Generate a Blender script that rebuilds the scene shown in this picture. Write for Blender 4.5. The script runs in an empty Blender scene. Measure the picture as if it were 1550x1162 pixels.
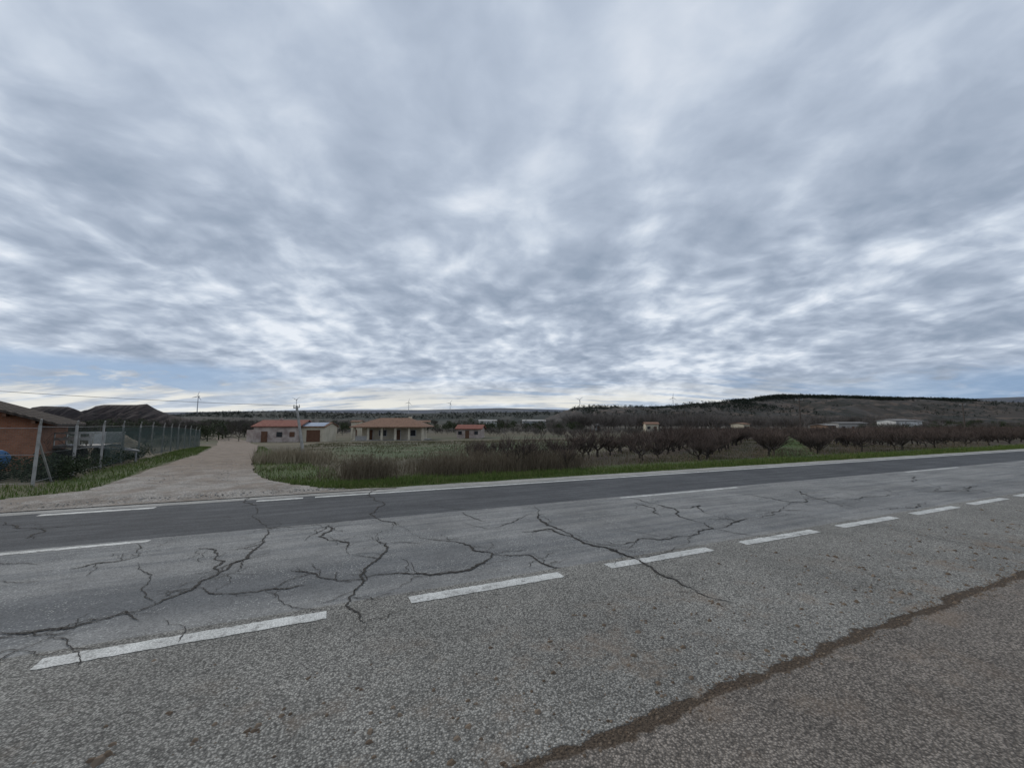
import bpy, math, random
from mathutils import Vector, noise as mn
random.seed(7)
R=random.random
def U(a,b): return a+(b-a)*random.random()
scene=bpy.context.scene
scene.view_settings.view_transform='Standard'
scene.view_settings.look='None'
scene.view_settings.exposure=0
# ------------------------------------------------------------------ survey frame
F=600.0; CX=775.0; CY=581.0; H=1.7
P=math.atan(59/600.0); SP=math.sin(P); CP=math.cos(P)
D=(0.9197,0.3927); N=(-0.3927,0.9197)      # road direction / road normal
def rs(x,y): return (x*D[0]+y*D[1], x*N[0]+y*N[1])
def xy(r,s): return (r*D[0]+s*N[0], r*D[1]+s*N[1])
def sm(a,b,x):
    t=max(0.0,min(1.0,(x-a)/(b-a))); return t*t*(3-2*t)
def gh(x,y):
    r,s=rs(x,y)
    z=-0.03
    if s>11.0:
        z+= 0.05*sm(11.0,11.8,s)
        z+= -2.0*sm(20,95,s)
        z+= 0.05*sm(12,14,s)*mn.noise(Vector((x*.6,y*.6,0)))
        z+= 0.25*sm(30,60,s)*mn.noise(Vector((x*.05,y*.05,3)))
    return z
def gp(px,py):
    a=(px-CX)/F; b=(CY-py)/F
    Y=CP-b*SP; Z=SP+b*CP
    z=0.0
    for _ in range(12):
        t=(z-H)/Z
        x=a*t; y=Y*t
        z=0.5*z+0.5*min(gh(x,y),0.0) if rs(x,y)[1]>11 else 0.0
    return (x,y)
def zat(py,Y):
    b=(CY-py)/F
    return H+Y*(b*CP+SP)/(CP-b*SP)
def xat(px,Y,z=1.7):
    return (px-CX)/F*(Y*CP+(z-H)*SP)

# ------------------------------------------------------------------ helpers
def obj(name,verts,faces,mat=None,parent=None,smooth=False,loc=None,rotz=0):
    me=bpy.data.meshes.new(name)
    me.from_pydata([tuple(v) for v in verts],[],faces); me.update()
    o=bpy.data.objects.new(name,me); scene.collection.objects.link(o)
    if mat: me.materials.append(mat)
    if smooth:
        me.polygons.foreach_set('use_smooth',[True]*len(me.polygons))
    if parent: o.parent=parent
    if loc: o.location=loc
    o.rotation_euler[2]=rotz
    return o
def empty(name,loc=(0,0,0),rotz=0):
    e=bpy.data.objects.new(name,None); scene.collection.objects.link(e)
    e.location=loc; e.rotation_euler[2]=rotz; e.empty_display_size=.2
    return e
def boxg(V,Fc,cx,cy,cz,sx,sy,sz):
    b=len(V)
    for dz in (-.5,.5):
        for dx,dy in ((-.5,-.5),(.5,-.5),(.5,.5),(-.5,.5)):
            V.append((cx+dx*sx,cy+dy*sy,cz+dz*sz))
    for f in ((0,3,2,1),(4,5,6,7),(0,1,5,4),(1,2,6,5),(2,3,7,6),(3,0,4,7)):
        Fc.append(tuple(b+i for i in f))
def box(name,c,s,mat,parent=None):
    V=[];Fc=[]; boxg(V,Fc,*c,*s); return obj(name,V,Fc,mat,parent)
def tube(V,Fc,p0,p1,r0,r1,n=3):
    p0=Vector(p0);p1=Vector(p1); d=p1-p0
    if d.length<1e-6: return
    d.normalize(); a=d.orthogonal().normalized(); c=d.cross(a); b=len(V)
    ph=R()*6
    for p,r in((p0,r0),(p1,r1)):
        for i in range(n):
            t=ph+2*math.pi*i/n; V.append(tuple(p+(a*math.cos(t)+c*math.sin(t))*r))
    for i in range(n):
        j=(i+1)%n; Fc.append((b+i,b+j,b+n+j,b+n+i))
    if n>3:
        Fc.append(tuple(b+n+i for i in range(n))); Fc.append(tuple(b+n-1-i for i in range(n)))
class NT:
    def __init__(s,t): s.t=t; s.L=t.links
    def n(s,ty,**k):
        x=s.t.nodes.new(ty)
        for a,v in k.items(): setattr(x,a,v)
        return x
    def set(s,sock,v):
        if isinstance(v,bpy.types.NodeSocket): s.L.new(v,sock)
        else:
            if isinstance(v,tuple) and len(v)==3 and sock.type=='RGBA': v=v+(1,)
            sock.default_value=v
    def m(s,op,a,b=None,c=None,clamp=False):
        x=s.n('ShaderNodeMath',operation=op,use_clamp=clamp)
        s.set(x.inputs[0],a)
        if b is not None: s.set(x.inputs[1],b)
        if c is not None: s.set(x.inputs[2],c)
        return x.outputs[0]
    def mix(s,f,a,b,bt='MIX'):
        x=s.n('ShaderNodeMix',data_type='RGBA',blend_type=bt)
        s.set(x.inputs[0],f); s.set(x.inputs[6],a); s.set(x.inputs[7],b)
        return x.outputs[2]
    def mr(s,v,a,b,c=0.0,d=1.0,it='SMOOTHSTEP'):
        x=s.n('ShaderNodeMapRange',interpolation_type=it,clamp=True)
        s.set(x.inputs[0],v)
        for i,q in enumerate((a,b,c,d)): s.set(x.inputs[i+1],q)
        return x.outputs[0]
    def noise(s,vec,sc,det=4,ro=.5,dist=0):
        x=s.n('ShaderNodeTexNoise'); s.set(x.inputs['Vector'],vec)
        x.inputs['Scale'].default_value=sc;x.inputs['Detail'].default_value=det
        x.inputs['Roughness'].default_value=ro;x.inputs['Distortion'].default_value=dist
        return x.outputs[0]
    def vor(s,vec,sc,feat='F1'):
        x=s.n('ShaderNodeTexVoronoi',feature=feat); s.set(x.inputs['Vector'],vec)
        x.inputs['Scale'].default_value=sc; return x
    def ramp(s,f,stops):
        x=s.n('ShaderNodeValToRGB'); s.set(x.inputs[0],f)
        e=x.color_ramp.elements
        while len(e)<len(stops): e.new(.5)
        for i,(p,c) in enumerate(stops):
            e[i].position=p; e[i].color=(c+(1,)) if isinstance(c,tuple) else (c,c,c,1)
        return x.outputs[0]
    def vmul(s,v,t):
        x=s.n('ShaderNodeVectorMath',operation='MULTIPLY'); s.set(x.inputs[0],v); x.inputs[1].default_value=t
        return x.outputs[0]
    def sep(s,v):
        x=s.n('ShaderNodeSeparateXYZ'); s.set(x.inputs[0],v); return x.outputs
    def comb(s,a,b,c):
        x=s.n('ShaderNodeCombineXYZ'); s.set(x.inputs[0],a);s.set(x.inputs[1],b);s.set(x.inputs[2],c); return x.outputs[0]
def mat(name,rough=.9):
    m=bpy.data.materials.new(name); m.use_nodes=True
    t=NT(m.node_tree); b=m.node_tree.nodes['Principled BSDF']
    b.inputs['Roughness'].default_value=rough
    b.inputs['Specular IOR Level'].default_value=.25
    return m,t,b
def bump(t,b,h,st=.5,dist=.01):
    x=t.n('ShaderNodeBump'); x.inputs['Strength'].default_value=st; x.inputs['Distance'].default_value=dist
    t.set(x.inputs['Height'],h); t.L.new(x.outputs[0],b.inputs['Normal'])
def OC(t): return t.n('ShaderNodeTexCoord').outputs['Object']
def GEO(t): return t.n('ShaderNodeNewGeometry')
def simple(name,c1,c2,scale=3,rough=.9,bs=0.0):
    m,t,b=mat(name,rough); v=GEO(t).outputs['Position']
    n=t.noise(v,scale,6,.6); n=t.mr(n,.3,.7)
    t.set(b.inputs['Base Color'],t.mix(n,c1,c2))
    if bs: bump(t,b,t.noise(v,scale*6,4,.6),bs,.02)
    return m
def island(name,cols,rough=.9):
    m,t,b=mat(name,rough); g=GEO(t)
    n=t.noise(g.outputs['Position'],.7,3); r=g.outputs['Random Per Island']
    f=t.m('ADD',t.m('MULTIPLY',r,.7),t.m('MULTIPLY',n,.4),clamp=True)
    k=len(cols); t.set(b.inputs['Base Color'],t.ramp(f,[(i/(k-1),c) for i,c in enumerate(cols)]))
    return m

# ------------------------------------------------------------------ world sky
w=bpy.data.worlds.new("World"); scene.world=w; w.use_nodes=True
t=NT(w.node_tree); bg=w.node_tree.nodes['Background']
SUN_EL=math.radians(38); SUN_AZ=math.radians(-50)
sky=t.n('ShaderNodeTexSky',sky_type='NISHITA'); sky.sun_disc=False
sky.sun_elevation=SUN_EL; sky.sun_rotation=SUN_AZ
dirv=t.n('ShaderNodeTexCoord').outputs['Generated']
x,y,z=t.sep(dirv)
zz=t.m('ADD',t.m('MAXIMUM',z,0.0),.19)
u=t.m('DIVIDE',x,zz); v=t.m('DIVIDE',y,zz)
uv=t.comb(u,v,0.0)
wn=t.n('ShaderNodeTexNoise'); t.set(wn.inputs['Vector'],uv); wn.inputs['Scale'].default_value=2.2; wn.inputs['Detail'].default_value=2
wa=t.n('ShaderNodeVectorMath',operation='MULTIPLY_ADD'); t.L.new(wn.outputs['Color'],wa.inputs[0]); wa.inputs[1].default_value=(.22,.22,.22); t.L.new(uv,wa.inputs[2])
uvw=wa.outputs[0]
n1=t.noise(uvw,1.1,3,.5)
n2=t.noise(uvw,3.6,5,.52)
n3=t.noise(uvw,9.0,3,.5)
rip=t.m('MULTIPLY',t.m('SUBTRACT',n3,.5),t.mr(z,.6,.2,.10,.34))
val=t.m('ADD',t.m('ADD',t.m('MULTIPLY',n1,.55),t.m('MULTIPLY',n2,.45)),rip)
K=10.0
def kx(c):
    vm=t.n('ShaderNodeVectorMath',operation='SCALE'); vm.inputs[0].default_value=c; vm.inputs['Scale'].default_value=K; return vm.outputs[0]
stops=[(.34,(.275,.34,.44)),(.43,(.355,.42,.525)),(.50,(.45,.52,.63)),(.57,(.60,.67,.77)),(.65,(.80,.85,.92))]
cl=t.ramp(val,stops)
cl=t.mix(t.mr(z,.28,.75,0,.45),cl,(.47,.54,.655))
vm=t.n('ShaderNodeVectorMath',operation='SCALE'); t.L.new(cl,vm.inputs[0]); vm.inputs['Scale'].default_value=K; cl=vm.outputs[0]
az=t.m('ARCTAN2',x,y)
st=t.noise(t.vmul(uv,(.5,2.2,1)),1.3,5,.6)
lb=t.m('MULTIPLY',t.mr(t.m('ABSOLUTE',t.m('ADD',az,.80)),.36,.10),t.m('MULTIPLY',t.mr(z,.128,.10),t.mr(z,.050,.068)))
lb=t.m('MULTIPLY',lb,t.mr(n2,.36,.48))
rb=t.m('MULTIPLY',t.mr(az,.45,.85),t.m('MULTIPLY',t.mr(z,.11,.06),t.mr(n2,.33,.50)))
mb_=t.m('MULTIPLY',t.mr(z,.13,.08),t.m('MULTIPLY',t.mr(st,.50,.60),.5))
gapm=t.m('MAXIMUM',t.m('MAXIMUM',t.m('MULTIPLY',lb,.9),mb_),t.m('MULTIPLY',rb,.75))
blue=t.mix(.85,sky.outputs[0],kx((.18,.32,.55)))
col=t.mix(gapm,cl,blue)
gl=t.m('MULTIPLY',t.mr(z,.11,.045),t.mr(az,.95,.25))
gl=t.m('MULTIPLY',gl,t.mr(st,.58,.42,.2,1.0))
gl=t.m('MULTIPLY',gl,t.m('SUBTRACT',1.0,lb))
col=t.mix(t.m('MULTIPLY',gl,.9),col,kx((.84,.83,.77)))
t.set(bg.inputs['Color'],col); bg.inputs['Strength'].default_value=.1

sl=bpy.data.lights.new('sun','SUN'); sl.energy=1.3; sl.angle=math.radians(15); sl.color=(1,.93,.83)
so=bpy.data.objects.new('sun',sl); scene.collection.objects.link(so)
sd=Vector((math.sin(SUN_AZ)*math.cos(SUN_EL),math.cos(SUN_AZ)*math.cos(SUN_EL),math.sin(SUN_EL)))
so.rotation_euler=sd.to_track_quat('Z','Y').to_euler()

cam=bpy.data.cameras.new('camera'); cam.sensor_width=36; cam.lens=F/1550*36; cam.clip_end=30000; cam.clip_start=.05
co=bpy.data.objects.new('camera',cam); scene.collection.objects.link(co)
co.location=(0,0,H); co.rotation_euler=(math.radians(90)+P,0,0); scene.camera=co

# ------------------------------------------------------------------ track outline
TR=[((128,747),(440,737)),((168,735),(408,730)),((217,716),(386,718)),((268,700),(381,704)),
    ((298,690),(384,690)),((318,680),(390,680)),((328,673),(391,673)),((330,667),(376,667)),((326,662),(350,662))]
TL=[xy(-9.6,10.9),xy(-8.0,11.6),xy(-6.7,12.3)]+[gp(*a) for a,b in TR]; TRr=[xy(1.6,10.9),xy(.6,11.15),xy(-.4,11.5)]+[gp(*b) for a,b in TR]
poly=TL+TRr[::-1]
def inpoly(x,y,pl=poly):
    c=False;j=len(pl)-1
    for i in range(len(pl)):
        xi,yi=pl[i];xj,yj=pl[j]
        if (yi>y)!=(yj>y) and x<(xj-xi)*(y-yi)/(yj-yi)+xi: c=not c
        j=i
    return c
LP=[gp(*q) for q in ((384,716),(412,732),(455,736),(520,735),(505,712),(455,700),(420,688),(398,676),(392,676),(384,695))]
LV=[gp(*q) for q in ((-80,768),(10,762),(70,755),(128,746),(215,714),(264,698),(298,688),(320,676),(300,676),(240,690),(62,737),(-80,744))]
E=(.549,.836); Q=(.836,-.549)
def eq(x,y): return (x*E[0]+y*E[1], x*Q[0]+y*Q[1])
ROW0=.75; RSP=2.35
# ------------------------------------------------------------------ ground sheet
def gcol(x,y):
    r,s=rs(x,y); e,q=eq(x,y); d=math.hypot(x,y)
    n=mn.noise(Vector((x*.12,y*.12,1))); n2=mn.noise(Vector((x*.5,y*.5,5)))
    c=Vector((.092,.080,.050))+Vector((.035,.025,.014))*n
    if s<14.2: 
        k=1-sm(12.7,13.7,s+n2*.6)
        c=c.lerp(Vector((.058,.085,.022)),k)
    b=x/max(y,.1)
    if y>0:
        g=sm(17,21,s+n*3)*(1-sm(30,42,s+n*5))*sm(-.50,-.38,b+n*.05)*(1-sm(.12,.2,b))
        c=c.lerp(Vector((.060,.088,.034)),g*.85)
        g2=sm(50,58,s)*(1-sm(64,76,s+n*6))*(1-sm(.25,.4,b))
        c=c.lerp(Vector((.135,.112,.070)),g2*.8)
        g3=sm(78,86,s)*(1-sm(96,115,s))*(1-sm(.3,.5,b))
        c=c.lerp(Vector((.072,.076,.040)),g3*.8)
    if q>-8.5 and 13.3<s<75:
        k=abs(((q-ROW0)/RSP+.5)%1-.5)*2
        c=Vector((.070,.060,.038)).lerp(Vector((.062,.045,.034)),sm(.2,.7,k+n2*.4))
        if abs(q-ROW0)<1.1: c=Vector((.070,.115,.034))
    if d<70 and (inpoly(x,y,LV) or inpoly(x,y,LP)): c=Vector((.055,.08,.022))
    if d>120:
        c=c.lerp(Vector((.075,.066,.050)),sm(120,200,d))
    return c
angs=[]; a=-180
while a<180:
    angs.append(a); a+= .45 if -66<=a<66 else 3
rad=[0.0,.6]
while rad[-1]<9000: rad.append(rad[-1]*1.032+.02)
V=[];C=[];Fc=[]; na=len(angs)
for ra in rad:
    for an in angs:
        x=ra*math.sin(math.radians(an)); y=ra*math.cos(math.radians(an))
        V.append((x,y,gh(x,y))); C.append(gcol(x,y))
for i in range(len(rad)-1):
    for j in range(na):
        k=(j+1)%na
        Fc.append((i*na+j,i*na+k,(i+1)*na+k,(i+1)*na+j))
m,t,b=mat('ground_soil_grass')
at=t.n('ShaderNodeVertexColor',layer_name='Col'); g=GEO(t).outputs['Position']
nn=t.noise(g,3.5,7,.7); n5=t.noise(g,.35,5,.6)
cc=t.mix(1.0,at.outputs[0],t.ramp(nn,[(.3,.5),(.5,1.0),(.7,1.0)]),'MULTIPLY')
cc=t.mix(t.m('MULTIPLY',t.mr(n5,.45,.68),.6),cc,(.12,.098,.063))
t.set(b.inputs['Base Color'],cc); bump(t,b,nn,.8,.06)
go=obj('ground',V,[f[::-1] for f in Fc],m,smooth=True)
ca=go.data.color_attributes.new('Col','FLOAT_COLOR','POINT')
ca.data.foreach_set('color',[q for c in C for q in (c[0],c[1],c[2],1.0)])

# ------------------------------------------------------------------ road
m,t,b=mat('road_asphalt',.92)
oc=OC(t); X,S,_=t.sep(oc)
wob=t.m('MULTIPLY',t.m('SUBTRACT',t.noise(oc,2.2,5,.6),.5),.17)
wob2=t.m('MULTIPLY',t.m('SUBTRACT',t.noise(oc,14,4,.6),.5),.06)
sw=t.m('ADD',S,wob)
seam=t.m('ADD',t.m('SUBTRACT',t.m('SUBTRACT',S,1.93),t.m('MULTIPLY',X,.016)),t.m('ADD',wob,wob2))
v1=t.vor(oc,80); v2=t.vor(oc,140)
c1=t.sep(v1.outputs['Color'])[0]; c2=t.sep(v2.outputs['Color'])[0]
stone=t.ramp(c1,[(0,.28),(.3,.54),(.65,.78),(.88,.98),(1,1.0)])
edge=t.mr(v1.outputs['Distance'],.35,.62,1.0,.45)
stone2=t.ramp(c2,[(0,.60),(.5,.78),(.85,.92),(1,1.0)])
big=t.noise(oc,.55,5,.6); med=t.noise(oc,3.0,5,.65)
G=1.9
def cg(*c): return tuple(q*G for q in c)
colr=t.mix(t.mr(seam,-.01,.03),cg(.215,.188,.160),cg(.262,.252,.226))
laneE=t.mr(t.m('ADD',S,wob2),4.24,4.28)
stria=t.noise(t.vmul(oc,(.25,3.0,1)),1.6,5,.6)
lanec=t.mix(t.mr(stria,.36,.60),cg(.140,.142,.140),cg(.195,.193,.184))
wh=t.mr(t.m('ABSOLUTE',t.m('SUBTRACT',sw,5.1)),.8,.2)
lanec=t.mix(t.m('MULTIPLY',wh,t.mr(X,6,-3,.25,.9)),lanec,cg(.098,.101,.103))
colr=t.mix(laneE,colr,lanec)
darkE=t.mr(t.m('ADD',S,wob2),7.66,7.70)
darkc=t.mix(t.mr(stria,.4,.65),cg(.058,.060,.063),cg(.080,.082,.084))
colr=t.mix(darkE,colr,darkc)
shE=t.mr(t.m('ADD',S,t.m('MULTIPLY',wob,.8)),10.52,10.62)
colr=t.mix(shE,colr,cg(.27,.262,.242))
colr=t.mix(1.0,colr,t.ramp(big,[(.3,.68),(.5,.86),(.7,1.0)]),'MULTIPLY')
colr=t.mix(1.0,colr,t.ramp(med,[(.3,.80),(.7,1.0)]),'MULTIPLY')
coarse=t.mix(1.0,stone,edge,'MULTIPLY')
mod=t.mix(laneE,coarse,t.mix(.5,stone2,stone))
colr=t.mix(.95,colr,t.mix(1.0,colr,mod,'MULTIPLY'))
sp=t.m('MULTIPLY',t.mr(t.vor(oc,36).outputs['Distance'],.30,.16),t.mr(t.noise(oc,.9,4,.7),.42,.55))
sp=t.m('MULTIPLY',t.m('MULTIPLY',sp,laneE),t.m('SUBTRACT',1.0,darkE))
colr=t.mix(t.m('MULTIPLY',sp,.8),colr,(.42,.42,.39))
film=t.m('MULTIPLY',t.mr(t.noise(oc,1.7,6,.7),.50,.68),t.mr(t.m('ABSOLUTE',t.m('SUBTRACT',S,2.3)),1.6,.1))
colr=t.mix(t.m('MULTIPLY',film,.5),colr,(.22,.165,.12))
wd=t.m('ADD',.042,t.m('MULTIPLY',t.m('SUBTRACT',med,.5),.2))
sm_=t.mr(t.m('SUBTRACT',t.m('ABSOLUTE',seam),wd),.012,-.012)
sc_=t.mix(t.mr(t.noise(oc,60,4,.7),.35,.65),(.028,.020,.014),(.105,.078,.054))
colr=t.mix(sm_,colr,sc_)
t.set(b.inputs['Base Color'],colr)
hh=t.m('SUBTRACT',t.m('MULTIPLY',t.m('SUBTRACT',1.0,v1.outputs['Distance']),t.mr(laneE,0,1,1.0,.5)),t.m('MULTIPLY',sm_,1.2))
bump(t,b,hh,.75,.009)
RA=math.atan2(D[1],D[0])
V=[];Fc=[];r=-150;rsx=[]
while r<600:
    rsx.append(r); r+= .2 if -20<r<60 else 5
for i,r in enumerate(rsx):
    V+=[(r,-14,0),(r,11.15+.12*mn.noise(Vector((r*1.1,0,0)))+.09*mn.noise(Vector((r*5,3,0))),0)]
    if i: k=2*i; Fc.append((k-2,k,k+1,k-1))
road=obj('road',V,Fc,m,rotz=RA)
# markings
m,t,b=mat('white_road_paint',.7)
oc=OC(t); wn_=t.noise(oc,9,8,.78); v1=t.vor(oc,80)
pc=t.mix(t.mr(t.noise(oc,3,5,.6),.3,.7),(.50,.50,.47),(.70,.70,.66))
pc=t.mix(1.0,pc,t.mr(v1.outputs['Distance'],.3,.7,1.0,.66),'MULTIPLY')
t.set(b.inputs['Base Color'],t.mix(t.mr(wn_,.535,.61),pc,(.25,.245,.23)))
bump(t,b,t.m('SUBTRACT',1.0,v1.outputs['Distance']),.5,.006)
def paint(name,segs,w):
    V=[];Fc=[]
    for r0,r1,s in segs:
        n=max(2,int((r1-r0)/.04)) if r1-r0<6 else max(2,int((r1-r0)/.3))
        b0=len(V)
        for i in range(n+1):
            r=r0+(r1-r0)*i/n
            ww=w/2
            if i in (0,n): ww*=.93
            V+=[(r,s-ww+U(-.007,.007),.004),(r+U(-.01,.01),s+ww+U(-.007,.007),.004)]
            if i: k=b0+2*i; Fc.append((k-2,k,k+1,k-1))
    obj(name,V,Fc,m,rotz=RA)
e=[(-1.92,-.06,4.07),(-9.3,-7.0,4.07),(-5.5,-3.8,4.07)]
k=.671
while k<140: e.append((k,k+1.67,4.07)); k+=2.31
paint('edge_line_dashed_marking',e,.16)
e=[];k=-30.7
while k<200: e.append((k,k+3.8,7.52)); k+=12.2
paint('centre_line_marking',e,.12)
paint('edge_line_marking',[(-5.09,-3.4,10.36),(-1.65,-.75,10.36),(-.5,40,10.36),(40,300,10.36),(-60,-9,10.36),(-7.6,-6.2,10.36)],.17)

# cracks
CR=[[(0,1000),(75,965),(150,940),(235,915),(295,890),(330,868),(375,845),(396,824),(408,800)],
[(295,890),(400,893),(460,886)],[(555,878),(480,872),(440,864)],
[(567,945),(537,925),(528,905),(548,875),(575,845),(585,822),(568,812)],
[(548,875),(650,870),(715,860),(745,838),(700,822),(620,805)],[(745,838),(800,840),(850,860)],
[(808,765),(822,790),(865,812),(895,825),(960,845),(1000,870),(1055,895)],
[(895,825),(970,815),(1050,810),(1080,800),(1040,785),(980,760),(945,753)],
[(1080,800),(1130,785),(1180,772),(1235,775)],[(497,795),(482,812),(530,840)],
[(575,738),(580,760),(572,785),(600,795)],[(205,822),(200,845),(150,852),(105,862)],
[(0,958),(60,955),(150,940)],[(1100,745),(1200,760),(1280,755),(1340,740)],
[(1200,740),(1300,770)],[(960,760),(1000,780)],[(1380,745),(1480,735)],[(920,830),(960,845)],
[(396,800),(465,795),(520,790)],[(350,833),(396,824)],[(388,765),(383,752)],
[(1000,770),(1060,765),(1120,790)],[(1380,720),(1420,745)],[(865,812),(830,800),(790,805)],
[(300,830),(340,850),(330,868)],[(1330,772),(1400,760)],[(1440,735),(1500,745)],[(0,790),(60,800),(40,815)]]
THIN=[[(1280,791),(1400,812),(1550,838)],[(640,765),(720,772),(800,764)],[(60,855),(0,852)],[(1130,770),(1250,785)],
 [(1200,750),(1260,745),(1330,752)],[(470,800),(430,810)],[(1050,895),(1120,915)],[(0,806),(250,786),(420,776)],[(0,880),(60,880)],
 [(150,940),(190,925),(210,940)],[(245,938),(280,948),(270,972)],[(620,850),(632,872)],[(700,790),(740,800)],[(330,868),(390,870)],[(715,860),(770,848)],[(585,822),(640,822)],[(460,820),(497,795)],
 [(700,775),(735,790)],[(1080,800),(1150,812),(1230,806)],[(940,800),(1000,812)],[(1280,755),(1350,765)],[(1450,725),(1550,730)],
 [(530,840),(575,845)],[(235,915),(215,890),(230,870),(205,850)],[(960,845),(1010,835),(1050,810)],[(1180,772),(1200,760)],[(400,893),(430,915),(495,925)],
 [(600,795),(620,805)],[(408,800),(383,780),(388,765)],[(740,800),(808,775)],[(75,965),(110,985),(120,1010)],[(820,745),(870,760),(945,753)]]
m,t,b=mat('crack_dark'); t.set(b.inputs['Base Color'],t.mix(t.noise(GEO(t).outputs['Position'],30,3),(.020,.018,.016),(.055,.05,.043)))
V=[];Fc=[]
def frac(p,lvl,amp):
    for _ in range(lvl):
        q=[p[0]]
        for a_,b_ in zip(p,p[1:]):
            dx,dy=b_[0]-a_[0],b_[1]-a_[1]; o=U(-amp,amp)
            q+=[((a_[0]+b_[0])/2-dy*o,(a_[1]+b_[1])/2+dx*o),b_]
        p=q
    return p
def ribbon(p,w,taper=True):
    b0=len(V);n=len(p); ph=U(0,50)
    for i,(x,y) in enumerate(p):
        a_=p[max(0,i-1)];c_=p[min(n-1,i+1)]
        dx,dy=c_[0]-a_[0],c_[1]-a_[1];l=math.hypot(dx,dy) or 1
        ww=w*U(.4,1.1)*(1+1.3*mn.noise(Vector((x*1.5,y*1.5,ph))))
        ww=max(ww,.005)
        if taper: ww*=min(1,.25+min(i,n-1-i)/(n*.2))
        V.append((x-dy/l*ww/2,y+dx/l*ww/2,.008)); V.append((x+dy/l*ww/2,y-dx/l*ww/2,.008))
        if i: k=b0+2*i; Fc.append((k-2,k-1,k+1,k))
for c in CR:
    p=frac([gp(*q) for q in c],5,.17); ribbon(p,.027)
    for _ in range(2*len(c)):
        i=random.randrange(len(p)); x,y=p[i]; a_=U(0,6.28); L=U(.08,.6)
        ribbon(frac([(x,y),(x+L*math.cos(a_),y+L*math.sin(a_))],4,.22),.008)
for c in THIN: ribbon(frac([gp(*q) for q in c],5,.10),.013)
obj('pavement_cracks',V,Fc,m)

# soil clods and loose gravel on the hard shoulder
V=[];Fc=[]
def clod(x,y,z,s):
    b0=len(V); zs=U(.35,.7)
    for p in ((1,0,0),(.3,.95,0),(-.8,.55,0),(-.8,-.6,0),(.35,-.9,0)):
        V.append((x+p[0]*s*U(.6,1.2),y+p[1]*s*U(.6,1.2),z))
    for p in ((.6,.1),(0,.5),(-.5,.1),(-.1,-.5)):
        V.append((x+p[0]*s*U(.6,1.1),y+p[1]*s*U(.6,1.1),z+s*zs*U(.7,1.2)))
    for f in ((0,1,6,5),(1,2,7,6),(2,3,7),(3,4,8,7),(4,0,5,8),(5,6,7,8)): Fc.append(tuple(b0+i for i in f))
for i in range(1300):
    r=U(-3,16); s=1.96+abs(random.gauss(0,.7)); 
    if s>3.9: continue
    x,y=xy(r,s); clod(x,y,.0,random.choice((.004,.006,.008,.011,.020)) *U(.6,1.2)*(1+.06*max(r,0)))
for px,py,s in ((470,1028,.02),(435,1078,.03),(830,968,.024),(847,1005,.018),(1080,912,.03),(262,1077,.02),(160,1140,.05),(1260,842,.04),(975,940,.022),(1050,930,.02),(870,930,.02),(385,1100,.025),(545,1040,.02),(1300,858,.03),(690,1085,.015),(1000,1050,.02)):
    x,y=gp(px,py)
    for _ in range(4): clod(x+U(-1,1)*s*1.3,y+U(-1,1)*s*1.3,0,s*U(.4,.9))
for i in range(1400):
    r=U(-2,16); s=1.93+.016*r+random.gauss(0,.055); x,y=xy(r,s); clod(x,y,0,U(.004,.014))
obj('soil_clods',V,Fc,island('soil_clod',[(.06,.042,.03),(.13,.095,.065),(.20,.155,.115)]))

# ------------------------------------------------------------------ gravel track
V=[];Fc=[];NW=18
def lerp(a,b,t): return (a[0]+(b[0]-a[0])*t,a[1]+(b[1]-a[1])*t)
rows=[]
for i in range(len(TL)-1):
    for k in range(8): rows.append((lerp(TL[i],TL[i+1],k/8),lerp(TRr[i],TRr[i+1],k/8)))
for ii,(L,Rr) in enumerate(rows):
    jl,jr=U(-.02,.02),U(-.02,.02)
    if ii==0: jl=jr=0
    for j in range(NW+1):
        o=jl if j==0 else jr if j==NW else 0
        x,y=lerp(L,Rr,j/NW+o); s=rs(x,y)[1]
        k_=sm(12.5,15,s)
        rut=(-.03*math.exp(-((j/NW-.28)/.09)**2)-.03*math.exp(-((j/NW-.72)/.09)**2))*k_
        V.append((x,y,(gh(x,y) if s>11.15 else .0)+.015+.035*sm(11,12,s)+rut+.02*mn.noise(Vector((x*.8,y*.8,0)))*k_))
for i in range(len(rows)-1):
    for j in range(NW):
        a_=i*(NW+1)+j; Fc.append((a_,a_+1,a_+NW+2,a_+NW+1))
m,t,b=mat('dirt_gravel'); g=GEO(t).outputs['Position']
vv=t.vor(g,55); cc=t.ramp(t.sep(vv.outputs['Color'])[0],[(0,(.17,.15,.13)),(.5,(.29,.265,.235)),(1,(.46,.43,.385))])
patch=t.mr(t.noise(g,.9,7,.7),.44,.60)
cc=t.mix(t.m('MULTIPLY',patch,.8),cc,(.215,.175,.14))
py_=t.sep(g)[1]; cc=t.mix(t.mr(py_,10.5,17,0,.82),cc,(.215,.165,.123))
cc=t.mix(1.0,cc,t.ramp(t.noise(g,1.6,7,.7),[(.3,.55),(.55,.9),(.7,1.0)]),'MULTIPLY')
t.set(b.inputs['Base Color'],cc); bump(t,b,t.noise(g,14,5,.7),.6,.03)
obj('gravel_track',V,Fc,m,smooth=True)
V=[];Fc=[]
for i in range(2200):
    k=random.random()**1.6*(len(TL)-1.01)*.6; i0=int(k); f_=k-i0
    L=lerp(TL[i0],TL[i0+1],f_); Rr=lerp(TRr[i0],TRr[i0+1],f_); x,y=lerp(L,Rr,U(0,1))
    if rs(x,y)[1]<11: continue
    clod(x,y,gh(x,y)+.035,U(.008,.028))
obj('loose_stones',V,Fc,island('loose_stone',[(.13,.115,.10),(.24,.22,.195),(.42,.40,.37)]))

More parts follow.
